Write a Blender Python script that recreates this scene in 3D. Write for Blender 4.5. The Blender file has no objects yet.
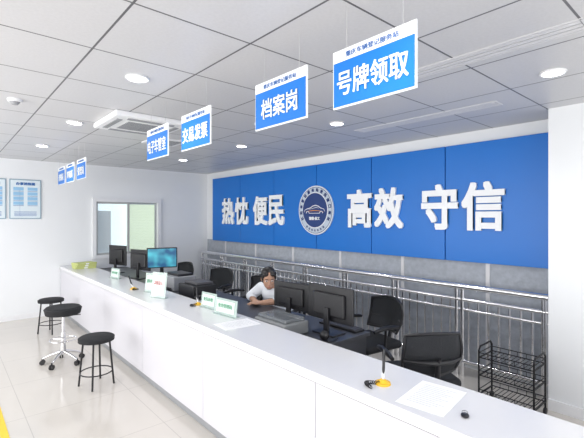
import bpy, bmesh, math
from mathutils import Vector, Matrix, Euler
scene=bpy.context.scene
COL=scene.collection
CEIL=2.5
# ---------------------------------------------------------------- materials
MATS={}
def mat(name,color,rough=0.5,metal=0.0,var=0.04,scale=12.0,bump=0.0,emit=0.0,ecol=None,alpha=1.0,trans=0.0,spec=0.5):
    if name in MATS: return MATS[name]
    m=bpy.data.materials.new(name); m.use_nodes=True
    nt=m.node_tree; b=nt.nodes['Principled BSDF']
    b.inputs['Roughness'].default_value=rough; b.inputs['Metallic'].default_value=metal
    b.inputs['Specular IOR Level'].default_value=spec
    tc=nt.nodes.new('ShaderNodeTexCoord'); no=nt.nodes.new('ShaderNodeTexNoise')
    no.inputs['Scale'].default_value=scale; no.inputs['Detail'].default_value=3
    nt.links.new(tc.outputs['Object'],no.inputs['Vector'])
    cr=nt.nodes.new('ShaderNodeValToRGB')
    c=color
    cr.color_ramp.elements[0].color=(c[0]*(1-var),c[1]*(1-var),c[2]*(1-var),1)
    cr.color_ramp.elements[1].color=(min(1,c[0]*(1+var)),min(1,c[1]*(1+var)),min(1,c[2]*(1+var)),1)
    nt.links.new(no.outputs['Fac'],cr.inputs['Fac']); nt.links.new(cr.outputs['Color'],b.inputs['Base Color'])
    if bump>0:
        bp=nt.nodes.new('ShaderNodeBump'); bp.inputs['Strength'].default_value=bump; bp.inputs['Distance'].default_value=0.01
        nt.links.new(no.outputs['Fac'],bp.inputs['Height']); nt.links.new(bp.outputs['Normal'],b.inputs['Normal'])
    if emit>0:
        e=ecol or color
        b.inputs['Emission Color'].default_value=(e[0],e[1],e[2],1); b.inputs['Emission Strength'].default_value=emit
    b.inputs['Alpha'].default_value=alpha
    b.inputs['Transmission Weight'].default_value=trans
    MATS[name]=m; return m
def gridmat(name,color,line,size,width,rough,offx=0.0,offy=0.0,var=0.03,spec=0.5,nscale=3):
    m=bpy.data.materials.new(name); m.use_nodes=True; nt=m.node_tree; b=nt.nodes['Principled BSDF']
    b.inputs['Roughness'].default_value=rough; b.inputs['Specular IOR Level'].default_value=spec
    tc=nt.nodes.new('ShaderNodeTexCoord'); sp=nt.nodes.new('ShaderNodeSeparateXYZ')
    nt.links.new(tc.outputs['Object'],sp.inputs[0])
    outs=[]
    for ax,off in (('X',offx),('Y',offy)):
        a=nt.nodes.new('ShaderNodeMath'); a.operation='ADD'; a.inputs[1].default_value=off+100*size
        nt.links.new(sp.outputs[ax],a.inputs[0])
        md=nt.nodes.new('ShaderNodeMath'); md.operation='MODULO'; md.inputs[1].default_value=size
        nt.links.new(a.outputs[0],md.inputs[0])
        lt=nt.nodes.new('ShaderNodeMath'); lt.operation='LESS_THAN'; lt.inputs[1].default_value=width
        nt.links.new(md.outputs[0],lt.inputs[0]); outs.append(lt)
    mx=nt.nodes.new('ShaderNodeMath'); mx.operation='MAXIMUM'
    nt.links.new(outs[0].outputs[0],mx.inputs[0]); nt.links.new(outs[1].outputs[0],mx.inputs[1])
    no=nt.nodes.new('ShaderNodeTexNoise'); no.inputs['Scale'].default_value=nscale; no.inputs['Detail'].default_value=5
    nt.links.new(tc.outputs['Object'],no.inputs['Vector'])
    cr=nt.nodes.new('ShaderNodeValToRGB'); c=color
    cr.color_ramp.elements[0].position=0.3; cr.color_ramp.elements[1].position=0.7
    cr.color_ramp.elements[0].color=(c[0]*(1-var),c[1]*(1-var),c[2]*(1-var),1)
    cr.color_ramp.elements[1].color=(min(1,c[0]*(1+var)),min(1,c[1]*(1+var)),min(1,c[2]*(1+var)),1)
    nt.links.new(no.outputs['Fac'],cr.inputs['Fac'])
    mix=nt.nodes.new('ShaderNodeMix'); mix.data_type='RGBA'
    nt.links.new(mx.outputs[0],mix.inputs['Factor']); nt.links.new(cr.outputs['Color'],mix.inputs['A'])
    mix.inputs['B'].default_value=(*line,1)
    nt.links.new(mix.outputs['Result'],b.inputs['Base Color'])
    return m
WALL=mat('wall_paint',(0.84,0.86,0.88),0.8,var=0.015,scale=4)
WHITE=mat('white_laminate',(0.77,0.77,0.79),0.2,var=0.01)
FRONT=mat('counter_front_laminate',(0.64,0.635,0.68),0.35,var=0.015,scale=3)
GAP=mat('dark_seam',(0.26,0.27,0.30),0.8)
DESK=mat('dark_desk_laminate',(0.05,0.052,0.06),0.4,var=0.08)
BLUE=mat('sign_blue',(0.0,0.165,0.61),0.4,var=0.03,scale=3)
SIGNW=mat('sign_white',(0.9,0.92,0.95),0.4,var=0.01)
LETTER=mat('raised_white_letter',(0.93,0.95,0.97),0.5,var=0.01)
NAVY=mat('emblem_navy',(0.008,0.04,0.19),0.4)
SILVER=mat('silver_ring',(0.82,0.85,0.88),0.35,metal=0.2)
ORANGE=mat('orange_paint',(0.9,0.35,0.03),0.5)
STEEL=mat('stainless_steel',(0.86,0.86,0.88),0.2,metal=1.0,var=0.03)
CHROME=mat('chrome',(0.7,0.7,0.72),0.12,metal=1.0)
BLACK=mat('black_plastic',(0.012,0.012,0.015),0.4)
BLACKM=mat('black_metal',(0.014,0.014,0.016),0.45,metal=0.2)
FABRIC=mat('black_fabric',(0.014,0.015,0.018),0.85,bump=0.3,scale=120)
MESHF=mat('dark_mesh_fabric',(0.016,0.018,0.022),0.8,bump=0.4,scale=150,alpha=0.95)
DGREY=mat('dark_grey_plastic',(0.06,0.06,0.07),0.5)
GREY=mat('grey_plastic',(0.3,0.31,0.33),0.45)
YELLOW=mat('yellow_plastic',(0.85,0.5,0.02),0.4)
YTAPE=mat('yellow_tape',(0.85,0.6,0.05),0.6)
PAPER=mat('paper',(0.93,0.94,0.96),0.7,var=0.01)
CARD=mat('pale_green_card',(0.66,0.78,0.72),0.4,var=0.04)
INKB=mat('ink_blue',(0.03,0.14,0.42),0.6)
GREEN=mat('green_print',(0.08,0.32,0.18),0.6)
LIME=mat('yellow_green_card',(0.55,0.6,0.22),0.6)
LBLUE=mat('light_blue_print',(0.3,0.55,0.78),0.5)
ACRYL=mat('clear_acrylic',(0.68,0.82,0.76),0.08,alpha=0.45)
SMOKE=mat('smoky_acrylic',(0.22,0.24,0.26),0.12,alpha=0.65)
GLASS=mat('window_glass',(0.6,0.75,0.8),0.05,alpha=0.12)
SKIN=mat('skin',(0.50,0.29,0.20),0.55,var=0.06)
HAIR=mat('black_hair',(0.012,0.010,0.010),0.45,var=0.3,scale=60)
SHIRT=mat('white_shirt',(0.80,0.83,0.88),0.8,var=0.03)
TROUS=mat('dark_trousers',(0.03,0.035,0.06),0.8)
EYEW=mat('eye_white',(0.8,0.8,0.8),0.3)
LIP=mat('lips',(0.45,0.14,0.12),0.5)
FRAMEW=mat('white_frame',(0.84,0.85,0.87),0.35)
VENTW=mat('vent_white',(0.70,0.70,0.72),0.4)
SCREENO=mat('screen_off',(0.01,0.01,0.012),0.15)
LAMPE=mat('lamp_emitter',(1,1,1),0.5,emit=25.0)
WAINS=mat('grey_wallcovering',(0.40,0.43,0.48),0.7,var=0.25,scale=18,bump=0.6)
BLIND=mat('glowing_blind_yellow_green',(0.60,0.66,0.52),0.7,emit=0.6)  # slats emit softly; the window's brightness is put into their material
BRIGHT=mat('glowing_room_beyond',(0.75,0.84,0.88),0.8,emit=0.8)  # self-glowing panel stands in for the lit room behind the window
FLOORM=gridmat('floor_tiles',(0.66,0.625,0.58),(0.50,0.47,0.44),0.8,0.005,0.12,offx=0.3,offy=0.2,var=0.015)
CEILM=gridmat('ceiling_tiles',(0.62,0.62,0.635),(0.12,0.12,0.13),0.6,0.011,0.4,offx=0.0,offy=0.1,var=0.03,nscale=60)
# screen with a blue desktop picture
SCREEN=bpy.data.materials.new('screen_blue_desktop'); SCREEN.use_nodes=True
nt=SCREEN.node_tree; bs=nt.nodes['Principled BSDF']; bs.inputs['Roughness'].default_value=0.3
tc=nt.nodes.new('ShaderNodeTexCoord'); no=nt.nodes.new('ShaderNodeTexNoise'); no.inputs['Scale'].default_value=7; no.inputs['Detail'].default_value=1
nt.links.new(tc.outputs['Object'],no.inputs['Vector'])
cr=nt.nodes.new('ShaderNodeValToRGB'); cr.color_ramp.elements[0].position=0.35; cr.color_ramp.elements[1].position=0.7
cr.color_ramp.elements[0].color=(0.01,0.10,0.25,1); cr.color_ramp.elements[1].color=(0.10,0.62,0.75,1)
nt.links.new(no.outputs['Fac'],cr.inputs['Fac']); nt.links.new(cr.outputs['Color'],bs.inputs['Emission Color']); bs.inputs['Emission Strength'].default_value=0.9
bs.inputs['Base Color'].default_value=(0.01,0.03,0.05,1)
# ---------------------------------------------------------------- builder
def root(name,loc=(0,0,0),rz=0.0,label=None,cat=None,group=None,kind=None):
    o=bpy.data.objects.new(name,None); o.empty_display_size=0.1
    COL.objects.link(o); o.location=loc; o.rotation_euler=(0,0,rz)
    tag(o,label,cat,group,kind); return o
def tag(o,label=None,cat=None,group=None,kind=None):
    if label:o['label']=label
    if cat:o['category']=cat
    if group:o['group']=group
    if kind:o['kind']=kind
class B:
    def __init__(s): s.bm=bmesh.new()
    def box(s,size,c,rot=None,bevel=0.0,seg=2):
        t=bmesh.new(); bmesh.ops.create_cube(t,size=1.0)
        bmesh.ops.scale(t,vec=size,verts=t.verts)
        if bevel>0: bmesh.ops.bevel(t,geom=t.edges[:],offset=bevel,segments=seg,profile=0.5,affect='EDGES')
        M=Matrix.Translation(c)
        if rot: M=M@Euler(rot).to_matrix().to_4x4()
        bmesh.ops.transform(t,matrix=M,verts=t.verts); s._add(t); return s
    def _add(s,t):
        me=bpy.data.meshes.new('tmp'); t.to_mesh(me); t.free(); s.bm.from_mesh(me); bpy.data.meshes.remove(me)
    def cone(s,p0,p1,r0,r1=None,seg=16,caps=True):
        r1=r0 if r1 is None else r1
        p0=Vector(p0);p1=Vector(p1);d=p1-p0
        t=bmesh.new(); bmesh.ops.create_cone(t,cap_ends=caps,segments=seg,radius1=r0,radius2=r1,depth=d.length)
        q=Vector((0,0,1)).rotation_difference(d.normalized())
        bmesh.ops.transform(t,matrix=Matrix.Translation((p0+p1)/2)@q.to_matrix().to_4x4(),verts=t.verts); s._add(t); return s
    def ell(s,c,r,seg=20,rings=12,rot=None):
        t=bmesh.new(); bmesh.ops.create_uvsphere(t,u_segments=seg,v_segments=rings,radius=1)
        M=Matrix.Translation(c)
        if rot: M=M@Euler(rot).to_matrix().to_4x4()
        M=M@Matrix.Diagonal((r[0],r[1],r[2],1))
        bmesh.ops.transform(t,matrix=M,verts=t.verts); s._add(t); return s
    def tube(s,pts,r,seg=8,closed=False):
        pts=[Vector(p) for p in pts]; n=len(pts); rings=[]
        rr=r if isinstance(r,(list,tuple)) else [r]*n
        up=None
        for i,p in enumerate(pts):
            if closed: d=(pts[(i+1)%n]-pts[i-1]).normalized()
            elif i==0: d=(pts[1]-p).normalized()
            elif i==n-1: d=(p-pts[i-1]).normalized()
            else: d=((pts[i+1]-p).normalized()+(p-pts[i-1]).normalized()).normalized()
            if up is None:
                up=Vector((0,0,1)) if abs(d.z)<0.9 else Vector((1,0,0))
            a=(up-d*up.dot(d)); 
            if a.length<1e-4: a=d.orthogonal()
            a.normalize(); b=d.cross(a); up=a
            rings.append([s.bm.verts.new(p+a*math.cos(2*math.pi*k/seg)*rr[i]+b*math.sin(2*math.pi*k/seg)*rr[i]) for k in range(seg)])
        m=n if closed else n-1
        for i in range(m):
            A=rings[i];C=rings[(i+1)%n]
            for k in range(seg):
                s.bm.faces.new((A[k],A[(k+1)%seg],C[(k+1)%seg],C[k]))
        if not closed:
            s.bm.faces.new(rings[0][::-1]); s.bm.faces.new(rings[-1])
        return s
    def text(s,body,w,h,c,depth=0.004,bold=0.0,rz=0,tilt=0,mode='front',rot2d=0,lay=None):
        """text fitted in w x h centred at c, reading toward local -y (mode front) or +z (mode flat)"""
        cu=bpy.data.curves.new('t','FONT'); cu.body=body; cu.size=1; cu.extrude=0.02; cu.resolution_u=3
        cu.align_x='CENTER'
        ob=bpy.data.objects.new('t',cu); COL.objects.link(ob)
        bpy.context.view_layer.update()
        me=ob.to_mesh()
        if len(me.vertices)==0:
            ob.to_mesh_clear(); bpy.data.objects.remove(ob); return s
        t=bmesh.new(); t.from_mesh(me); ob.to_mesh_clear(); bpy.data.objects.remove(ob); bpy.data.curves.remove(cu)
        xs=[v.co.x for v in t.verts]; ys=[v.co.y for v in t.verts]
        cx=(min(xs)+max(xs))/2; cy=(min(ys)+max(ys))/2; W=max(xs)-min(xs); H=max(ys)-min(ys)
        for v in t.verts:
            x=(v.co.x-cx)/W*(w-2*bold); y=(v.co.y-cy)/H*(h-2*bold); z=(v.co.z/0.02)*depth/2
            v.co=(x,y,z)
        offs=[(0,0)] if bold==0 else [(0,0),(bold,bold),(-bold,bold),(bold,-bold),(-bold,-bold),(bold,0),(-bold,0),(0,bold),(0,-bold)]
        R=Matrix.Rotation(rot2d,4,'Z')
        if mode=='front': M=Matrix.Translation(c)@Matrix.Rotation(rz,4,'Z')@Matrix.Rotation(math.pi/2+tilt,4,'X')@R
        else: M=Matrix.Translation(c)@Matrix.Rotation(rz,4,'Z')@R
        me=bpy.data.meshes.new('tmp'); t.to_mesh(me); t.free()
        for k,o in enumerate(offs):
            t2=bmesh.new(); t2.from_mesh(me); bmesh.ops.translate(t2,vec=(o[0],o[1],k*0.00012),verts=t2.verts)
            bmesh.ops.transform(t2,matrix=M,verts=t2.verts); s._add(t2)
        bpy.data.meshes.remove(me); return s
    def make(s,name,m,parent=None,loc=(0,0,0),rz=0.0,smooth=False,label=None,cat=None,group=None,kind=None,origin=None):
        me=bpy.data.meshes.new(name); 
        if origin: bmesh.ops.translate(s.bm,vec=-Vector(origin),verts=s.bm.verts); loc=Vector(loc)+Vector(origin)
        bmesh.ops.recalc_face_normals(s.bm,faces=s.bm.faces)
        s.bm.to_mesh(me); s.bm.free()
        me.materials.append(m)
        if smooth:
            for p in me.polygons: p.use_smooth=True
            try: me.set_sharp_from_angle(angle=math.radians(40))
            except Exception: pass
        o=bpy.data.objects.new(name,me); COL.objects.link(o); o.location=loc; o.rotation_euler=(0,0,rz)
        if parent: o.parent=parent
        tag(o,label,cat,group,kind); return o
def dup(r,loc,rz=0.0,label=None):
    n=r.copy(); COL.objects.link(n); n.location=loc; n.rotation_euler=(0,0,rz)
    if label:n['label']=label
    def rec(src,dst):
        for c in src.children:
            k=c.copy(); COL.objects.link(k); k.parent=dst; rec(c,k)
    rec(r,n); return n
S='structure'
# ---------------------------------------------------------------- room
XL,YB,YF,XR=-3.0,-2.6,7.5,4.2
B().box((XR-XL+0.3,YF-YB+0.3,0.1),((XL+XR)/2,(YF+YB)/2,-0.05)).make('floor',FLOORM,kind=S)
B().box((XR-XL+0.3,YF-YB+0.3,0.1),((XL+XR)/2,(YF+YB)/2,CEIL+0.05)).make('ceiling',CEILM,kind=S)
wx0,wx1,wz0,wz1=1.96,3.18,0.87,1.93
b=B()
b.box((wx0-XL,0.15,CEIL),((XL+wx0)/2,YF+0.075,CEIL/2))
b.box((XR-wx1,0.15,CEIL),((XR+wx1)/2,YF+0.075,CEIL/2))
b.box((wx1-wx0,0.15,wz0),((wx0+wx1)/2,YF+0.075,wz0/2))
b.box((wx1-wx0,0.15,CEIL-wz1),((wx0+wx1)/2,YF+0.075,(CEIL+wz1)/2))
b.make('wall_far',WALL,kind=S)
B().box((0.15,YF-YB,CEIL),(XR+0.075,(YF+YB)/2,CEIL/2)).make('wall_right',WALL,kind=S)
B().box((XR-3.8,2.1+0.5,CEIL),((XR+3.8)/2,-0.2,CEIL/2)).make('wall_pier',WALL,kind=S)
b=B()
for y in (-2.55,0.7,3.9,7.4): b.box((0.12,0.2,CEIL),(XL,y,CEIL/2))
b.box((0.12,YF-YB,0.25),(XL,(YF+YB)/2,CEIL-0.125)); b.box((0.12,YF-YB,0.15),(XL,(YF+YB)/2,0.075))
b.make('wall_left',WALL,kind=S)
B().box((XR-XL,0.12,CEIL),((XL+XR)/2,YB,CEIL/2)).make('wall_back',WALL,kind=S)
B().box((0.012,6.35,1.1),(XR-0.006,4.3,0.59)).make('trim_1',WAINS,kind=S)
B().box((4.3,0.012,0.08),(XL+2.3,YF-0.006,0.04)).make('baseboard_far',FRAMEW,kind=S)
B().box((0.012,2.1,0.09),(3.794,0.05,0.045)).make('baseboard_pier',FRAMEW,kind=S)
b=B()
for y in (1.75,2.75,3.75,4.75,5.75,6.75): b.box((0.012,0.04,1.1),(XR-0.018,y,0.59))
b.make('trim_2',VENTW,kind=S)
# window
wr=root('window_1',((wx0+wx1)/2,YF,wz0),kind=S)
W=wx1-wx0;H=wz1-wz0
b=B()
f=0.06
b.box((W,0.08,f),(0,0.0,f/2)).box((W,0.08,f),(0,0.0,H-f/2)).box((f,0.08,H-2*f),(-W/2+f/2,0.0,H/2)).box((f,0.08,H-2*f),(W/2-f/2,0.0,H/2))
b.make('window_frame',FRAMEW,wr)
b=B()
for x0,x1,y in ((-W/2+f,0.03,0.02),(0.0,W/2-f,0.05)):
    b.box((x1-x0,0.02,0.035),((x0+x1)/2,y,f+0.0175)).box((x1-x0,0.02,0.035),((x0+x1)/2,y,H-f-0.0175))
    b.box((0.035,0.02,H-2*f-0.07),(x0+0.0175,y,H/2)).box((0.035,0.02,H-2*f-0.07),(x1-0.0175,y,H/2))
b.make('sliding_sash',mat('sash_grey',(0.45,0.45,0.45),0.4),wr)
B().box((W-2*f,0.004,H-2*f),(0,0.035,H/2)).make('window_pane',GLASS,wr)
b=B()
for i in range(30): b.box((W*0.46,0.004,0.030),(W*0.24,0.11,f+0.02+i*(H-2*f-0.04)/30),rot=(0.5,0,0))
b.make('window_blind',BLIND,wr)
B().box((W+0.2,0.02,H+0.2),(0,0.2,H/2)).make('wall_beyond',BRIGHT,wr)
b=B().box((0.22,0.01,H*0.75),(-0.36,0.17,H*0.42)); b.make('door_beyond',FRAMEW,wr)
B().box((0.05,5.2,0.002),(0.345,2.4,0.001)).make('floor_marking_tape',YTAPE,label='yellow marking tape stuck on the tiled floor',cat='floor tape')
# ---------------------------------------------------------------- blue sign wall
sg=root('wall_sign',(XR-0.012,4.19,1.13),-math.pi/2,'long blue panelled wall sign with raised white Chinese lettering','sign')
PH=1.24
B().box((5.98,0.012,PH-0.01),(0,-0.006,PH/2)).make('backing_board',mat('seam_blue',(0.0,0.03,0.15),0.5),sg)
for i in range(6):
    x=-3.0+0.5+i
    B().box((0.990,0.033,PH),(x,-0.0285,PH/2),bevel=0.003,seg=1).make('panel',BLUE,sg)
def ypos(y): return 4.19-y
chars=[('热',6.79,6.36),('忱',6.33,5.90),('便',5.75,5.33),('民',5.31,4.90),('高',3.58,3.16),('效',3.13,2.70),('守',2.47,2.03),('信',2.0,1.56)]
for ch,ya,yb in chars:
    B().text(ch,ya-yb-0.01,0.50,(ypos((ya+yb)/2),-0.058,1.71-1.13),depth=0.026,bold=0.0145).make('character',LETTER,sg)
em=root('round_emblem',(XR-0.012-0.046,4.19,1.70),-math.pi/2,'round silver-rimmed badge with car outline on blue sign wall','emblem')
def disc(bb,r,y0,y1,seg=64): bb.cone((0,y0,0),(0,y1,0),r,r,seg); return bb
disc(B(),0.36,0,-0.02).make('rim',SILVER,em,smooth=True)
disc(B(),0.342,-0.02,-0.022).make('rim_line',NAVY,em)
disc(B(),0.334,-0.022,-0.024).make('lettered_band',mat('emblem_band',(0.55,0.62,0.72),0.4),em)
disc(B(),0.262,-0.024,-0.032).make('inner_ring',SIGNW,em)
disc(B(),0.252,-0.032,-0.036).make('center_disc',NAVY,em)
b=B()
for i,ch in enumerate('机动车登记服务站便民窗口高效'):
    a=math.radians(205-i*230/13)
    b.text(ch,0.050,0.050,(0.298*math.cos(a),-0.027,0.298*math.sin(a)),depth=0.006,bold=0.0012,rot2d=a-math.pi/2)
for i in range(7):
    a=math.radians(-55-i*70/6)
    b.text('车',0.035,0.035,(0.298*math.cos(a),-0.027,0.298*math.sin(a)),depth=0.006,rot2d=a+math.pi/2)
b.make('ring_lettering',NAVY,em)
b=B()
top=[(-0.215,-0.03),(-0.20,0.005),(-0.15,0.022),(-0.09,0.032),(-0.03,0.062),(0.03,0.070),(0.085,0.056),(0.13,0.030),(0.19,0.016),(0.215,-0.02)]
b.tube([(x,-0.040,z) for x,z in top],[0.002,0.004,0.006,0.006,0.007,0.008,0.007,0.006,0.004,0.002])
b.tube([(-0.12,-0.040,0.014),(-0.05,-0.040,0.022),(0.03,-0.040,0.040),(0.09,-0.040,0.030)],[0.002,0.003,0.004,0.002])
b.tube([(-0.105,-0.04,-0.045),(0.105,-0.04,-0.045)],0.004)
for cx_ in (-0.14,0.14):
    b.tube([(cx_+0.030*math.cos(q*math.pi/8),-0.04,-0.045+0.030*math.sin(q*math.pi/8)) for q in range(9)],0.005)
b.make('car_outline',LETTER,em)
B().tube([(-0.18,-0.041,-0.02),(-0.1,-0.041,-0.01),(0.0,-0.041,-0.004),(0.1,-0.041,-0.01),(0.2,-0.041,-0.03)],[0.001,0.004,0.006,0.004,0.001]).make('swoosh',ORANGE,em)
B().text('精信·良工',0.22,0.05,(0,-0.039,-0.12),depth=0.006,bold=0.002).make('emblem_lettering',LETTER,em)
# ---------------------------------------------------------------- railing
rl=root('stainless_railing',(3.95,4.2,0),0,'stainless steel railing with vertical balusters along the wall','railing')
Y0,Y1=-3.06,3.1
HZ=0.90
b=B().tube([(0,Y0,HZ),(0,Y1,HZ)],0.032,12); b.make('handrail',STEEL,rl,smooth=True)
for z,r in ((0.77,0.022),(0.15,0.020),(0.67,0.016)):
    B().tube([(0,Y0,z),(0,Y1,z)],r,10).make('crossbar',STEEL,rl,smooth=True)
n=64
for i in range(n+1):
    y=Y0+0.03+(Y1-Y0-0.06)*i/n
    if i%8==0:
        for dy in (-0.03,0.03):
            yy=y+dy*(1 if 0<i<n else 0.3)
            B().tube([(0,yy,0),(0,yy,HZ-0.01)],0.022,10).make('post',STEEL,rl,smooth=True)
    else:
        B().tube([(0,y,0.15),(0,y,0.77)],0.0115,8).make('baluster',STEEL,rl,smooth=True)
# ---------------------------------------------------------------- counter
CX0,CX1,CH=1.46,1.87,0.79
ct=root('service_counter',(0,0,0),0,'long white laminate service counter with panelled front','counter')
CY0,CY1=-0.9,7.49
L=CY1-CY0
TH=0.05
B().box((CX1-CX0-0.05,L,CH-TH-0.08),((CX0+CX1)/2,(CY0+CY1)/2,0.08+(CH-TH-0.08)/2)).make('body',GAP,ct)
B().box((CX1-CX0-0.09,L-0.02,0.08),((CX0+CX1)/2,(CY0+CY1)/2,0.04)).make('plinth',GREY,ct)
k=7
for i in range(k):
    w=L/k
    B().box((0.012,w-0.004,CH-TH-0.09),(CX0+0.019,CY0+w*(i+0.5),0.082+(CH-TH-0.09)/2)).make('front_panel',FRONT,ct)
B().box((0.012,L-0.01,CH-TH-0.09),(CX1-0.019,(CY0+CY1)/2,0.082+(CH-TH-0.09)/2)).make('back_panel',FRONT,ct)
B().box((CX1-CX0,L,TH),((CX0+CX1)/2,(CY0+CY1)/2,CH-TH/2),bevel=0.004).make('countertop',WHITE,ct)
# staff desk
DY0,DY1,DX1,DH=1.95,7.49,2.52,0.70
dk=root('staff_desk',(0,0,0),0,'long dark-topped staff desk running behind the counter','desk')
B().box((DX1-CX1-0.002,DY1-DY0,0.03),((DX1+CX1)/2+0.001,(DY0+DY1)/2,DH-0.015),bevel=0.003).make('worktop',DESK,dk)
for y in (DY0+0.02,4.6,6.0,DY1-0.02):
    B().box((0.56,0.025,DH-0.03),(2.2,y,(DH-0.03)/2)).make('side_panel',DESK,dk)
# ---------------------------------------------------------------- hanging signs
XS=1.3
def hsign(yc,txt,label,strip='重庆车辆登记服务站'):
    r=root('hanging_sign',(XS,yc,2.07),-math.pi/2,label,'hanging sign','hanging signs over the counter')
    w,h=0.41,0.25
    B().box((w,0.008,h),(0,0,h/2)).make('sign_board',SIGNW,r)
    B().box((w-0.012,0.003,h*0.76),(0,-0.0055,h*0.41)).make('blue_face',BLUE,r)
    nn=len(txt)
    B().text(txt,w*min(0.86,0.235*nn),h*0.42,(0,-0.0088,h*0.41),depth=0.003,bold=0.0012).make('lettering',LETTER,r)
    B().text(strip,w*0.64,0.023,(0,-0.0055,h*0.895),depth=0.002,bold=0.0).make('small_lettering',INKB,r)
    for x in (-w*0.32,w*0.36):
        B().tube([(x,0,h),(x,0,CEIL-2.07)],0.0012,6).make('wire',mat('wire',(0.6,0.6,0.6),0.4,metal=0.6),r)
    return r
hsign(1.0,'号牌领取','blue hanging sign reading 号牌领取 on thin wires')
hsign(1.58,'档案岗','blue hanging sign reading 档案岗 on thin wires')
hsign(2.48,'交易发票','blue hanging sign reading 交易发票 on thin wires')
hsign(3.12,'电子车管室','blue hanging sign reading 电子车管室 on thin wires')
hsign(5.44,'受理岗','small-looking blue hanging sign reading 受理岗 on thin wires')
hsign(6.0,'审核岗','small-looking blue hanging sign reading 审核岗 on thin wires')
hsign(6.52,'查验岗','small-looking blue hanging sign reading 查验岗 on thin wires')
# ---------------------------------------------------------------- ceiling things
def downlight(x,y):
    r=root('downlight',(x,y,CEIL),0,'round white recessed ceiling downlight, switched on','ceiling light','ceiling downlights')
    b=B()
    pts=[(0.066*math.cos(a*math.pi/16),0.066*math.sin(a*math.pi/16),-0.006) for a in range(32)]
    b.tube(pts,0.008,8,closed=True); b.make('trim_ring',FRAMEW,r,smooth=True)
    B().cone((0,0,0),(0,0,-0.006),0.062,0.060,32).make('lamp_lens',LAMPE,r)
    l=bpy.data.lights.new('downlight_lamp','SPOT'); l.energy=20; l.spot_size=math.radians(140); l.spot_blend=0.8; l.shadow_soft_size=0.07; l.color=(0.97,0.98,1.0)
    lo=bpy.data.objects.new('downlight_lamp',l); COL.objects.link(lo); lo.parent=r; lo.location=(0,0,-0.03)
for y in (-0.9,0.8,2.6,4.22,5.85):
    for x in (0.95,2.85):
        downlight(x,y)
ac=root('ceiling_air_conditioner',(1.42,3.8,CEIL),0,'white four-way cassette air conditioner set in the ceiling','air conditioner')
A_=0.66
B().box((A_,A_,0.05),(0,0,-0.025),bevel=0.012).make('casing',FRAMEW,ac)
b=B()
for i in range(9): b.box((0.34,0.010,0.006),(0,-0.15+i*0.038,-0.053))
b.box((0.012,0.32,0.004),(0,0,-0.051))
b.make('intake_grille',GREY,ac)
for a in range(4):
    c=0.26
    dx,dy=((0,-c),(c,0),(0,c),(-c,0))[a]
    sz=(0.42,0.045,0.008) if dx==0 else (0.045,0.42,0.008)
    B().box(sz,(dx,dy,-0.053)).make('air_outlet',GREY,ac)
def puck(name,x,y,r,h,label,cat):
    rt=root(name,(x,y,CEIL),0,label,cat)
    B().cone((0,0,0),(0,0,-h*0.5),r,r*0.95,24).make('base',FRAMEW,rt)
    B().cone((0,0,-h*0.5),(0,0,-h),r*0.7,r*0.4,24).make('sensor_cap',GREY,rt)
puck('smoke_detector',0.42,3.7,0.05,0.04,'white round smoke detector on the ceiling tiles','smoke detector')
puck('smoke_detector',2.3,3.1,0.05,0.04,'white round smoke detector on the ceiling tiles','smoke detector')
v=root('ceiling_vent',(2.0,4.6,CEIL),0,'square white slatted ceiling air vent','air vent')
B().box((0.4,0.4,0.012),(0,0,-0.006)).make('vent_frame',FRAMEW,v)
b=B()
for i in range(8): b.box((0.32,0.015,0.004),(0,-0.14+i*0.04,-0.014))
b.box((0.012,0.29,0.003),(0,0,-0.0135))
b.make('slats',GREY,v)
def slot(x,y0,y1):
    r=root('linear_vent',(x,(y0+y1)/2,CEIL),0,'long white slotted linear vent in the ceiling','air vent','linear ceiling vents')
    l=y1-y0
    b=B().box((0.012,l,0.004),(-0.07,0,-0.002)).box((0.012,l,0.004),(0.07,0,-0.002)).box((0.15,0.012,0.004),(0,-l/2,-0.002)).box((0.15,0.012,0.004),(0,l/2,-0.002))
    b.make('vent_frame',VENTW,r)
    b=B().box((0.13,l-0.02,0.001),(0,0,-0.0005)); b.make('dark_slot',GREY,r)
    for xx in (-0.042,0,0.042): B().box((0.030,l-0.02,0.003),(xx,0,-0.0025)).make('louver_blade',VENTW,r)
slot(3.3,1.3,2.7); slot(2.25,0.5,1.7)
# ---------------------------------------------------------------- posters
def poster(x0,x1,z0,z1,label):
    w,h=x1-x0,z1-z0
    r=root('framed_notice',((x0+x1)/2,YF-0.001,z0),0,label,'framed poster','framed notices on the end wall')
    B().box((w,0.014,h),(0,-0.007,h/2),bevel=0.002).make('frame',mat('frame_bluegrey',(0.25,0.36,0.44),0.3,metal=0.3),r)
    B().box((w-0.03,0.004,h-0.03),(0,-0.015,h/2)).make('poster_sheet',mat('poster_paper',(0.74,0.83,0.88),0.5),r)
    b=B().text('办事流程图',w*0.6,0.045,(0,-0.018,h-0.07),depth=0.002,bold=0.002); b.make('poster_heading',INKB,r)
    b=B()
    for i in range(4):
        for j in range(2):
            b.box((w*0.32,0.002,0.05),((-0.22+0.44*j)*w,-0.018,h-0.15-i*0.075))
    b.make('poster_photos',LBLUE,r)
    b=B()
    for i in range(4):
        for j in range(2): b.box((w*0.32,0.002,0.006),((-0.22+0.44*j)*w,-0.018,h-0.187-i*0.075))
    for i in range(4): b.box((w*0.7,0.002,0.006),(0,-0.018,0.11-i*0.02))
    b.box((0.002,0.002,0.40),(-0.06*w-0.05,-0.018,0.25))
    b.make('poster_text_lines',INKB,r)
poster(0.35,0.74,1.57,2.19,'blue and white framed process notice on white wall')
poster(0.78,1.20,1.57,2.19,'blue and white framed process notice on white wall')
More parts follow.
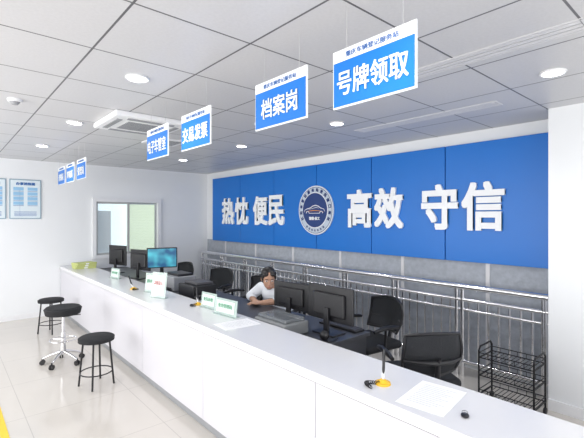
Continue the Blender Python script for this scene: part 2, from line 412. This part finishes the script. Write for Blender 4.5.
# ---------------------------------------------------------------- stools
def stool(loc,rz):
    r=root('round_stool',loc,rz,'round stool with black padded seat and thin black legs','stool','black round stools at the counter')
    b=B().cone((0,0,0.425),(0,0,0.455),0.158,0.160,40).cone((0,0,0.455),(0,0,0.465),0.160,0.145,40)
    b.make('seat',FABRIC,r,smooth=True)
    for i in range(4):
        a=math.pi/4+i*math.pi/2
        c,s_=math.cos(a),math.sin(a)
        B().tube([(0.115*c,0.115*s_,0.43),(0.155*c,0.155*s_,0.0)],0.009,8).make('leg',BLACKM,r,smooth=True)
    pts=[(0.142*math.cos(a*math.pi/16),0.142*math.sin(a*math.pi/16),0.13) for a in range(32)]
    B().tube(pts,0.006,8,closed=True).make('footrest_ring',BLACKM,r,smooth=True)
    return r
s1=stool((1.11,4.1,0),0.3)
dup(s1,(1.14,6.38,0),0.7)
r=root('wheeled_stool',(1.0,4.95,0),0.2,'black padded stool on chrome five-star base with castors','stool')
B().cone((0,0,0.54),(0,0,0.60),0.17,0.185,40).cone((0,0,0.60),(0,0,0.62),0.185,0.165,40).make('seat',FABRIC,r,smooth=True)
B().cone((0,0,0.10),(0,0,0.33),0.028,0.024,20).cone((0,0,0.33),(0,0,0.52),0.015,0.015,16).cone((0,0,0.515),(0,0,0.54),0.07,0.09,20).make('gas_column',CHROME,r,smooth=True)
b=B().tube([(0.02,0,0.50),(0.12,0.02,0.50),(0.2,0.03,0.49)],0.005); b.make('height_lever',BLACK,r)
for i in range(5):
    a=i*2*math.pi/5; c,s_=math.cos(a),math.sin(a)
    B().tube([(0.02*c,0.02*s_,0.13),(0.12*c,0.12*s_,0.10),(0.20*c,0.20*s_,0.065)],[0.018,0.014,0.011],10).make('base_arm',CHROME,r,smooth=True)
    b=B()
    for d in (-0.012,0.012):
        ex,ey=0.20*c-d*s_,0.20*s_+d*c
        b.cone((ex-0.006*s_*(1 if d>0 else -1),ey+0.006*c*(1 if d>0 else -1),0.026),(ex+0.006*s_*(1 if d>0 else -1),ey-0.006*c*(1 if d>0 else -1),0.026),0.026,0.026,18)
    b.cone((0.20*c,0.20*s_,0.03),(0.20*c,0.20*s_,0.07),0.008)
    b.make('castor',BLACK,r,smooth=True)
pts=[(0.13*math.cos(a*math.pi/16),0.13*math.sin(a*math.pi/16),0.26) for a in range(32)]
b=B().tube(pts,0.006,8,closed=True)
for i in range(3):
    a=i*2.094; b.tube([(0.02*math.cos(a),0.02*math.sin(a),0.26),(0.13*math.cos(a),0.13*math.sin(a),0.26)],0.005)
b.make('foot_ring',CHROME,r,smooth=True)
# ---------------------------------------------------------------- office chairs (face local +y)
def chair(loc,rz,label):
    r=root('office_chair',loc,rz,label,'chair','black office chairs behind the counter')
    B().box((0.46,0.44,0.07),(0,0,0.435),bevel=0.03,seg=3).make('seat',FABRIC,r,smooth=True)
    def bp(u,v):
        return Vector((u*(0.180+0.030*math.sin(math.pi*(0.15+0.7*v))),-0.245-0.06*v-0.03*math.sin(math.pi*v)+0.075*u*u,0.52+0.30*v-0.035*u*u*(v-0.3)))
    b=B()
    pts=[]
    for i in range(9): pts.append(bp(-1+i*0.25,1))
    for i in range(1,8): pts.append(bp(1,1-i/8))
    for i in range(9): pts.append(bp(1-i*0.25,0))
    for i in range(1,8): pts.append(bp(-1,i/8))
    b.tube(pts,0.012,8,closed=True)
    b.make('back_frame',BLACK,r,smooth=True)
    b=B(); nu,nv=10,8
    vs=[[b.bm.verts.new(bp(-1+2*i/nu,j/nv)) for i in range(nu+1)] for j in range(nv+1)]
    for j in range(nv):
        for i in range(nu): b.bm.faces.new((vs[j][i],vs[j][i+1],vs[j+1][i+1],vs[j+1][i]))
    b.make('backrest',MESHF,r,smooth=True)
    B().tube([bp(-1,0.35)+Vector((0,-0.012,0)),bp(-0.5,0.35)+Vector((0,-0.02,0)),bp(0,0.35)+Vector((0,-0.025,0)),bp(0.5,0.35)+Vector((0,-0.02,0)),bp(1,0.35)+Vector((0,-0.012,0))],[0.01,0.016,0.018,0.016,0.01],8).make('lumbar_bar',BLACK,r,smooth=True)
    b=B().tube([(0,-0.1,0.39),(0,-0.27,0.41),(0,-0.30,0.54),(0,-0.325,0.66)],[0.02,0.02,0.018,0.014],10)
    b.make('back_support',BLACK,r,smooth=True)
    for sx in (-1,1):
        B().tube([(sx*0.2,0.02,0.41),(sx*0.25,0.02,0.43),(sx*0.255,0.02,0.60)],0.012,8).tube([(sx*0.25,-0.14,0.605),(sx*0.255,-0.05,0.618),(sx*0.255,0.06,0.618),(sx*0.25,0.15,0.60)],[0.014,0.02,0.02,0.014],10).make('armrest',BLACK,r,smooth=True)
    B().cone((0,0,0.09),(0,0,0.40),0.026,0.026,16).make('gas_column',CHROME,r,smooth=True)
    for i in range(5):
        a=math.pi/2+i*2*math.pi/5; c,s_=math.cos(a),math.sin(a)
        B().tube([(0.0,0.0,0.11),(0.14*c,0.14*s_,0.09),(0.27*c,0.27*s_,0.065)],[0.024,0.018,0.013],8).make('base_arm',BLACK,r,smooth=True)
        B().cone((0.27*c-0.02*s_,0.27*s_+0.02*c,0.028),(0.27*c+0.02*s_,0.27*s_-0.02*c,0.028),0.028,0.028,16).cone((0.27*c,0.27*s_,0.03),(0.27*c,0.27*s_,0.07),0.008).make('castor',BLACK,r,smooth=True)
    return r
c1=chair((2.66,1.62,0),math.radians(-34),'black mesh-back office chair standing empty behind the counter')
dup(c1,(2.88,4.3,0),math.radians(75),'black mesh-back office chair pulled back from the staff desk')
dup(c1,(2.95,5.15,0),math.radians(110),'black mesh-back office chair pulled back from the staff desk')
dup(c1,(2.9,6.3,0),math.radians(100),'black mesh-back office chair pulled back from the staff desk')
dup(c1,(3.0,2.35,0),math.radians(80),'black mesh-back office chair behind the monitors at the staff desk')
dup(c1,(2.88,3.40,0),math.radians(90),'black mesh-back office chair the seated person sits on')
# ---------------------------------------------------------------- monitors
def monitor(loc,rz,label,on=False,w=0.5,h=0.30,z0=0.09):
    r=root('computer_monitor',loc,rz,label,'monitor','computer monitors on the staff desk')
    b=B().box((w,0.022,h),(0,0,z0+h/2),bevel=0.006).box((w*0.7,0.03,h*0.65),(0,-0.02,z0+h*0.48),bevel=0.012)
    b.make('display_case',BLACK,r)
    B().box((w-0.03,0.002,h-0.03),(0,0.012,z0+h/2)).make('screen',SCREEN if on else SCREENO,r)
    B().box((0.05,0.02,z0+0.10),(0,-0.045,(z0+0.10)/2+0.01),bevel=0.004).make('stand_neck',BLACK,r)
    B().box((0.22,0.15,0.012),(0,-0.02,0.006),bevel=0.005).make('stand_foot',BLACK,r)
    return r
m1=monitor((2.28,2.15,DH),math.radians(-90),'black flat monitor seen from behind on the staff desk',w=0.47,h=0.275,z0=0.09)
monitor((2.38,2.72,DH),math.radians(-84),'black flat monitor beside the seated person',w=0.44,h=0.24,z0=0.07)
monitor((2.2,5.9,DH),math.radians(-75),'black flat monitor seen from behind on the desk',w=0.46,z0=0.12)
monitor((2.15,6.75,DH),math.radians(-75),'black flat monitor seen from behind on the desk',w=0.46,h=0.32,z0=0.12)
monitor((2.38,5.55,DH),math.radians(163),'black monitor with lit blue desktop picture on the desk',on=True,w=0.42,h=0.29,z0=0.17)
r=root('printer',(2.14,4.05,DH),math.radians(-90),'black desktop printer on the staff desk','printer')
B().box((0.36,0.28,0.16),(0,0,0.08),bevel=0.012).make('body',BLACK,r)
B().box((0.30,0.2,0.03),(0,0.02,0.175),bevel=0.01).make('scanner_lid',DGREY,r)
B().box((0.24,0.10,0.01),(0,-0.18,0.03)).make('paper_tray',DGREY,r)
r=root('printer',(2.25,4.75,DH),math.radians(-90),'grey desktop printer on the staff desk','printer')
B().box((0.38,0.3,0.17),(0,0,0.085),bevel=0.012).make('body',GREY,r)
B().box((0.32,0.2,0.03),(0,0.02,0.185),bevel=0.01).make('scanner_lid',BLACK,r)
B().box((0.24,0.08,0.01),(0,-0.18,0.03)).make('paper_tray',DGREY,r)
r=root('printer',(2.02,2.44,DH),math.radians(-90),'grey-black document printer with translucent lid beside the monitors','printer')
B().box((0.38,0.25,0.10),(0,0.0,0.05),bevel=0.014).make('body',mat('printer_grey',(0.20,0.21,0.22),0.4),r)
B().box((0.35,0.20,0.03),(0,0.0,0.113),bevel=0.012).make('scanner_lid',SMOKE,r)
B().box((0.30,0.14,0.012),(0,0.0,0.103),bevel=0.004).make('paper_tray',BLACK,r)
B().box((0.10,0.012,0.03),(0.1,-0.126,0.065)).make('control_panel',GREY,r)
def keyboard(loc,rz):
    r=root('keyboard',loc,rz,'black computer keyboard on the staff desk','keyboard','keyboards on the staff desk')
    B().box((0.40,0.11,0.016),(0,0,0.008),bevel=0.004).make('case',BLACK,r)
    b=B()
    for i in range(12):
        for j in range(4): b.box((0.024,0.02,0.006),(-0.17+i*0.031,-0.0375+j*0.025,0.019))
    b.make('keys',DGREY,r)
keyboard((2.46,2.2,DH),math.radians(-90))
r=root('desktop_speaker',(2.08,2.02,DH),0.3,'small black rounded desktop speaker on the desk','speaker')
B().cone((0,0,0),(0,0,0.012),0.03,0.028,20).make('base',BLACK,r)
B().ell((0,0,0.045),(0.035,0.035,0.036)).make('housing',BLACK,r,smooth=True)
B().tube([(2.20,2.0,DH+0.004),(2.12,1.97,DH+0.004),(2.02,2.0,DH+0.004),(1.96,2.08,DH+0.004),(1.94,2.2,DH+0.004)],0.004,6).make('computer_cable',BLACK,label='black computer cable lying across the desk',cat='cable')
fc=[(2.6+0.25*math.sin(i*0.9),1.2+0.05*i*0.8-0.25,0.006+0.0*i) for i in range(12)]
B().tube([(3.2,0.75,0.006),(3.05,0.85,0.006),(3.1,1.0,0.006),(2.95,1.1,0.006),(3.0,1.25,0.006)],0.006,6).make('floor_cable',BLACK,label='black cable lying loose on the floor behind the counter',cat='cable')
r=root('telephone',(2.05,3.72,DH),math.radians(-90),'black desk telephone on the staff desk','telephone')
B().box((0.16,0.18,0.04),(0,0,0.02),rot=(0,0,0),bevel=0.01).make('body',BLACK,r)
B().tube([(-0.05,-0.08,0.055),(-0.05,-0.05,0.068),(-0.05,0.05,0.068),(-0.05,0.08,0.055)],[0.024,0.016,0.016,0.024],12).make('handset',BLACK,r,smooth=True)
b=B()
for i in range(3):
    for j in range(4): b.box((0.018,0.018,0.006),(0.01+i*0.024,-0.06+j*0.028,0.042))
b.make('keypad',GREY,r)
# chained pens
def pen(loc,rz):
    r=root('counter_pen',loc,rz,'black counter pen with coil cord on yellow base','pen','tethered pens on the counter')
    b=B().cone((0,0,0),(0,0,0.010),0.038,0.036,28).cone((0,0,0.010),(0,0,0.024),0.028,0.012,28)
    b.make('base',YELLOW,r,smooth=True)
    B().cone((0.005,0,0.02),(0.03,0.01,0.06),0.007,0.009,12).make('holder',mat('clear_white',(0.7,0.72,0.75),0.3),r,smooth=True)
    B().tube([(0.01,0.002,0.03),(0.025,0.008,0.06),(0.055,0.018,0.15)],[0.004,0.0075,0.006],10).make('pen_barrel',BLACK,r,smooth=True)
    pts=[]
    for i in range(110):
        t=i/109; a=t*26*math.pi
        pts.append((-0.02-0.07*t,0.01+0.05*math.sin(t*3)+0.008*math.cos(a),0.010+0.008*math.sin(a)))
    B().tube(pts,0.0022,5).make('coil_cord',BLACK,r)
    return r
p1=pen((1.61,1.17,CH),0.2)
dup(p1,(1.78,3.35,CH),1.0)
dup(p1,(1.62,4.55,CH),2.0)
def sheet(loc,rz,lab='printed white form lying on the counter'):
    r=root('paper_form',loc,rz,lab,'paper','printed forms on the counter')
    B().box((0.21,0.297,0.0012),(0,0,0.0006)).make('sheet',PAPER,r)
    b=B()
    for i in range(12):
        b.box((0.15-(i%3)*0.02,0.003,0.0004),(-(i%3)*0.01,0.11-i*0.019,0.0013))
    b.make('printed_lines',mat('ink_light',(0.55,0.57,0.61),0.8),r); return r
q=sheet((1.66,0.94,CH),math.radians(-82))
dup(q,(1.68,2.55,CH),math.radians(-95))
r=root('cord_holder',(1.60,0.76,CH),0.5,'small black oval cord holder lying on the counter','cord holder')
t_=B().ell((0,0,0.005),(0.026,0.016,0.005)); t_.make('body',BLACK,r,smooth=True)
B().tube([(0.02+0.012*math.cos(a*math.pi/8),0.0+0.010*math.sin(a*math.pi/8),0.009) for a in range(16)],0.002,6,closed=True).make('clip_ring',GREY,r)
# acrylic sign stands
def stand(loc,rz,w,h,label,content,txt,card=PAPER):
    r=root('acrylic_sign_stand',loc,rz,label,'sign stand','acrylic sign stands on the counter')
    B().box((w,0.07,0.004),(0,0,0.002)).make('base_plate',ACRYL,r)
    B().box((w,0.005,h),(0,0.0,0.004+h/2),rot=(-0.12,0,0)).make('upright_plate',ACRYL,r)
    B().box((w*0.80,0.003,h*0.74),(0,-0.004,0.004+h/2),rot=(-0.12,0,0)).make('insert_card',card,r)
    B().text(txt,w*0.62,min(h*0.26,0.04),(0,-0.009,h*0.60),depth=0.002,bold=0.0,tilt=-0.12).make('card_lettering',content,r)
    return r
stand((1.64,3.9,CH),math.radians(-70),0.20,0.25,'upright acrylic notice stand on the counter',LIP,'温馨提示')
stand((1.70,4.25,CH),math.radians(-70),0.17,0.20,'small acrylic notice stand on the counter',GREEN,'服务承诺',CARD)
stand((1.76,2.84,CH),math.radians(-84),0.29,0.13,'low wide pale green acrylic name plate on the counter',GREEN,'业务受理岗',CARD)
stand((1.79,3.17,CH),math.radians(-84),0.22,0.13,'low wide pale green acrylic name plate on the counter',GREEN,'业务办理',CARD)
stand((1.72,5.5,CH),math.radians(-80),0.22,0.13,'low wide pale green acrylic name plate on the counter',GREEN,'业务受理',CARD)
for i in range(3):
    b=B().box((0.30,0.22,0.03),(0,0,0.015),bevel=0.004)
    r=root('document_box',(1.70,6.95,CH+0.0308*i),0.1*i,'flat yellow-green document box stacked on the counter','document box','stack of document boxes')
    b.make('box_body',LIME,r)
    B().box((0.05,0.002,0.018),(0,-0.111,0.015)).make('box_label',PAPER,r)
# ---------------------------------------------------------------- wire trolley
r=root('utility_trolley',(3.56,1.30,0),math.radians(90),'black metal three-tier storage trolley near the railing','trolley')
w,d,h=0.42,0.26,0.50
for sx in (-1,1):
    pts=[(sx*w/2,-d/2,0.05),(sx*w/2,-d/2,h-0.03),(sx*w/2,-d/2+0.03,h),(sx*w/2,d/2-0.03,h),(sx*w/2,d/2,h-0.03),(sx*w/2,d/2,0.05)]
    B().tube(pts,0.008,8).make('side_frame',BLACKM,r,smooth=True)
for z in (0.1,0.26,0.41):
    b=B()
    for i in range(13): b.tube([(-w/2+0.01+i*(w-0.02)/12,-d/2,z),(-w/2+0.01+i*(w-0.02)/12,d/2,z)],0.003,5)
    for y in (-d/2,d/2): b.tube([(-w/2,y,z+0.04),(w/2,y,z+0.04)],0.004,6); b.tube([(-w/2,y,z),(w/2,y,z)],0.005,6)
    for sx in (-1,1): b.tube([(sx*w/2,-d/2,z+0.04),(sx*w/2,d/2,z+0.04)],0.004,6); b.tube([(sx*w/2,-d/2,z),(sx*w/2,d/2,z)],0.005,6)
    for i in range(1,6): 
        for y in (-d/2,d/2): b.tube([(-w/2+i*w/6,y,z),(-w/2+i*w/6,y,z+0.04)],0.0025,5)
    b.make('shelf_basket',BLACKM,r)
for sx in (-1,1):
    for sy in (-1,1):
        B().cone((sx*w/2-0.01,sy*d/2,0.025),(sx*w/2+0.01,sy*d/2,0.025),0.025,0.025,16).cone((sx*w/2,sy*d/2,0.03),(sx*w/2,sy*d/2,0.06),0.007).make('castor',BLACK,r,smooth=True)
# ---------------------------------------------------------------- person (local: facing +y)
def capsule(b,pts,rs):
    for i in range(len(pts)-1):
        b.cone(pts[i],pts[i+1],rs[i],rs[i+1],20)
    for p,q_ in zip(pts,rs): b.ell(p,(q_,q_,q_),16,10)
pr=root('person',(2.81,3.40,0),math.radians(104),'seated person in white shirt, dark tied-back hair, leaning on desk','person')
pr.scale=(0.955,0.955,0.955)
b=B()
b.ell((0,0.02,0.59),(0.165,0.13,0.11)); 
b.ell((0,0.06,0.70),(0.14,0.11,0.14),rot=(-0.3,0,0)); b.ell((0,0.11,0.81),(0.165,0.105,0.13),rot=(-0.3,0,0)); b.ell((0,0.14,0.875),(0.155,0.07,0.055))
HC=Vector((0,0.225,0.995))
capsule(b,[(0,0.15,0.885),(0,0.21,0.95)],[0.060,0.050])
hr=(Matrix.Rotation(math.radians(44),3,'Z')@Matrix.Rotation(-0.34,3,'X')).to_euler()
HM=Matrix.Translation(HC)@hr.to_matrix().to_4x4()
def hp(p): return HM@Vector(p)
b.ell(hp((0,-0.012,0.025)),(0.075,0.092,0.092),rot=hr); b.ell(hp((0,0.025,-0.03)),(0.060,0.066,0.078),rot=hr); b.ell(hp((0,0.052,-0.082)),(0.03,0.028,0.024),rot=hr)
b.cone(hp((0,0.083,0.012)),hp((0,0.104,-0.026)),0.007,0.013,12); b.ell(hp((0,0.100,-0.028)),(0.014,0.012,0.010),rot=hr)
b.ell(hp((0,0.088,-0.056)),(0.024,0.012,0.010),rot=hr)
for sx in (-1,1):
    b.ell(hp((sx*0.076,-0.01,-0.008)),(0.009,0.018,0.03),rot=hr)
    b.ell(hp((sx*0.034,0.066,-0.02)),(0.02,0.018,0.02),rot=hr)
    b.ell(hp((sx*0.03,0.078,0.03)),(0.022,0.010,0.008),rot=hr)
    sh=(sx*0.170,0.14,0.865); el=(sx*0.225,0.27,0.785)
    wr_=(sx*0.07,0.43 if sx<0 else 0.38,0.768)
    capsule(b,[(sx*0.09,0.14,0.885),sh,el,wr_],[0.05,0.058,0.043,0.027])
    wv=Vector(wr_); dv=(wv-Vector(el)); dv.z=0; dv.normalize(); side=Vector((dv.y,-dv.x,0))
    palm=wv+dv*0.05; b.ell(palm,(0.042,0.05,0.017),rot=(0,0,math.atan2(dv.y,dv.x)-math.pi/2))
    for k_,off in enumerate((-0.027,-0.009,0.009,0.027)):
        ln=(0.058,0.072,0.075,0.062)[k_] 
        p0=wv+dv*0.085+side*off; p1=p0+dv*ln*0.45+side*off*0.15+Vector((0,0,0.006)); p2=p0+dv*ln*0.85+side*off*0.2+Vector((0,0,-0.010))
        capsule(b,[p0-dv*0.02,p0,p1,p2],[0.009,0.0088,0.008,0.0068])
    ts=side*(0.04*(-sx))
    p0=wv+dv*0.03+ts*0.6; capsule(b,[p0,p0+ts*0.6+dv*0.025,p0+ts*0.8+dv*0.055],[0.011,0.0095,0.008])
    capsule(b,[(sx*0.09,0.02,0.575),(sx*0.11,0.40,0.54),(sx*0.12,0.40,0.30),(sx*0.12,0.36,0.09)],[0.083,0.06,0.055,0.036])
    capsule(b,[(sx*0.12,0.34,0.045),(sx*0.13,0.44,0.04),(sx*0.13,0.52,0.03)],[0.042,0.04,0.028])
tmp=b.make('body_tmp',SKIN)
md=tmp.modifiers.new('r','REMESH'); md.mode='VOXEL'; md.voxel_size=0.0065; md.use_smooth_shade=True
ms=tmp.modifiers.new('s','SMOOTH'); ms.factor=0.5; ms.iterations=3
bpy.context.view_layer.update()
dg=bpy.context.evaluated_depsgraph_get()
bme=bpy.data.meshes.new_from_object(tmp.evaluated_get(dg)); bpy.data.objects.remove(tmp)
bme.materials.clear(); bme.materials.append(SKIN)
for p in bme.polygons: p.use_smooth=True
body=bpy.data.objects.new('body',bme); COL.objects.link(body); body.parent=pr
def cloth(name,fn,m,off):
    t=bmesh.new(); t.from_mesh(bme); t.normal_update()
    dele=[f_ for f_ in t.faces if not fn(f_.calc_center_median())]
    bmesh.ops.delete(t,geom=dele,context='FACES')
    for v_ in t.verts: v_.co+=v_.normal*off
    me=bpy.data.meshes.new(name); t.to_mesh(me); t.free(); me.materials.append(m)
    for p in me.polygons: p.use_smooth=True
    o=bpy.data.objects.new(name,me); COL.objects.link(o); o.parent=pr
def torso(c):
    if c.z<0.60: return False
    if c.z>0.928 : return False
    if c.y>0.19 and abs(c.x)<0.065 and c.z>0.885: return False
    if c.y>0.36 : return False
    return not (c.z<0.66 and c.y>0.17)
cloth('shirt',torso,SHIRT,0.007)
cloth('trousers',lambda c:(c.z<=0.615 or (c.z<=0.66 and c.y>0.17)) and c.z>0.085,TROUS,0.006)
cloth('shoes',lambda c:c.z<=0.085,BLACK,0.004)
b=B()
b.ell(hp((0,-0.026,0.036)),(0.085,0.098,0.088),24,16,rot=hr)
b.ell(hp((0,-0.135,0.01)),(0.042,0.04,0.045),rot=hr)
b.ell(hp((0,-0.055,-0.03)),(0.080,0.062,0.072),rot=hr)
for sx in (-1,1):
    b.ell(hp((sx*0.040,0.030,0.075)),(0.042,0.048,0.030),rot=hr)
    b.ell(hp((sx*0.070,0.012,0.028)),(0.014,0.036,0.045),rot=hr)
b.make('hair',HAIR,pr,smooth=True)
b=B(); b2=B(); b3=B()
for sx in (-1,1):
    b.ell(hp((sx*0.030,0.083,0.012)),(0.013,0.008,0.006),rot=hr)
    b2.ell(hp((sx*0.030,0.089,0.011)),(0.006,0.004,0.0055),rot=hr)
    b3.tube([hp((sx*0.014,0.094,0.033)),hp((sx*0.03,0.094,0.037)),hp((sx*0.046,0.083,0.031))],0.003,6)
b.make('eyeball',EYEW,pr,smooth=True); b2.make('iris',HAIR,pr,smooth=True); b3.make('eyebrow',HAIR,pr,smooth=True)
B().ell(hp((0,0.099,-0.055)),(0.020,0.005,0.005),rot=hr).make('lips',LIP,pr,smooth=True)
# ---------------------------------------------------------------- lights
def area(loc,rot,sx,sy,e,col=(1,1,1)):
    l=bpy.data.lights.new('daylight','AREA'); l.shape='RECTANGLE'; l.size=sx; l.size_y=sy; l.energy=e; l.color=col
    o=bpy.data.objects.new('daylight',l); COL.objects.link(o); o.location=loc; o.rotation_euler=rot; return o
area((XL+0.1,3.4,1.3),(0,math.radians(-90),0),2.0,7.0,190,(1.0,0.99,0.975))
area((0.5,YB+0.1,1.4),(math.radians(90),0,0),6.0,2.0,85,(0.99,0.99,1.0))
w=bpy.data.worlds.new('w'); scene.world=w; w.use_nodes=True
w.node_tree.nodes['Background'].inputs[0].default_value=(0.97,0.98,1,1); w.node_tree.nodes['Background'].inputs[1].default_value=1.1
scene.view_settings.view_transform='Standard'
scene.view_settings.exposure=0.05
# ---------------------------------------------------------------- camera
cam=bpy.data.cameras.new('camera'); co=bpy.data.objects.new('camera',cam); COL.objects.link(co)
cam.sensor_width=36; cam.lens=400/584*36; cam.shift_y=-2/584
co.location=(0,0,1.6); co.rotation_euler=(math.radians(90),0,-math.radians(41.2))
cam.clip_start=0.05
scene.camera=co
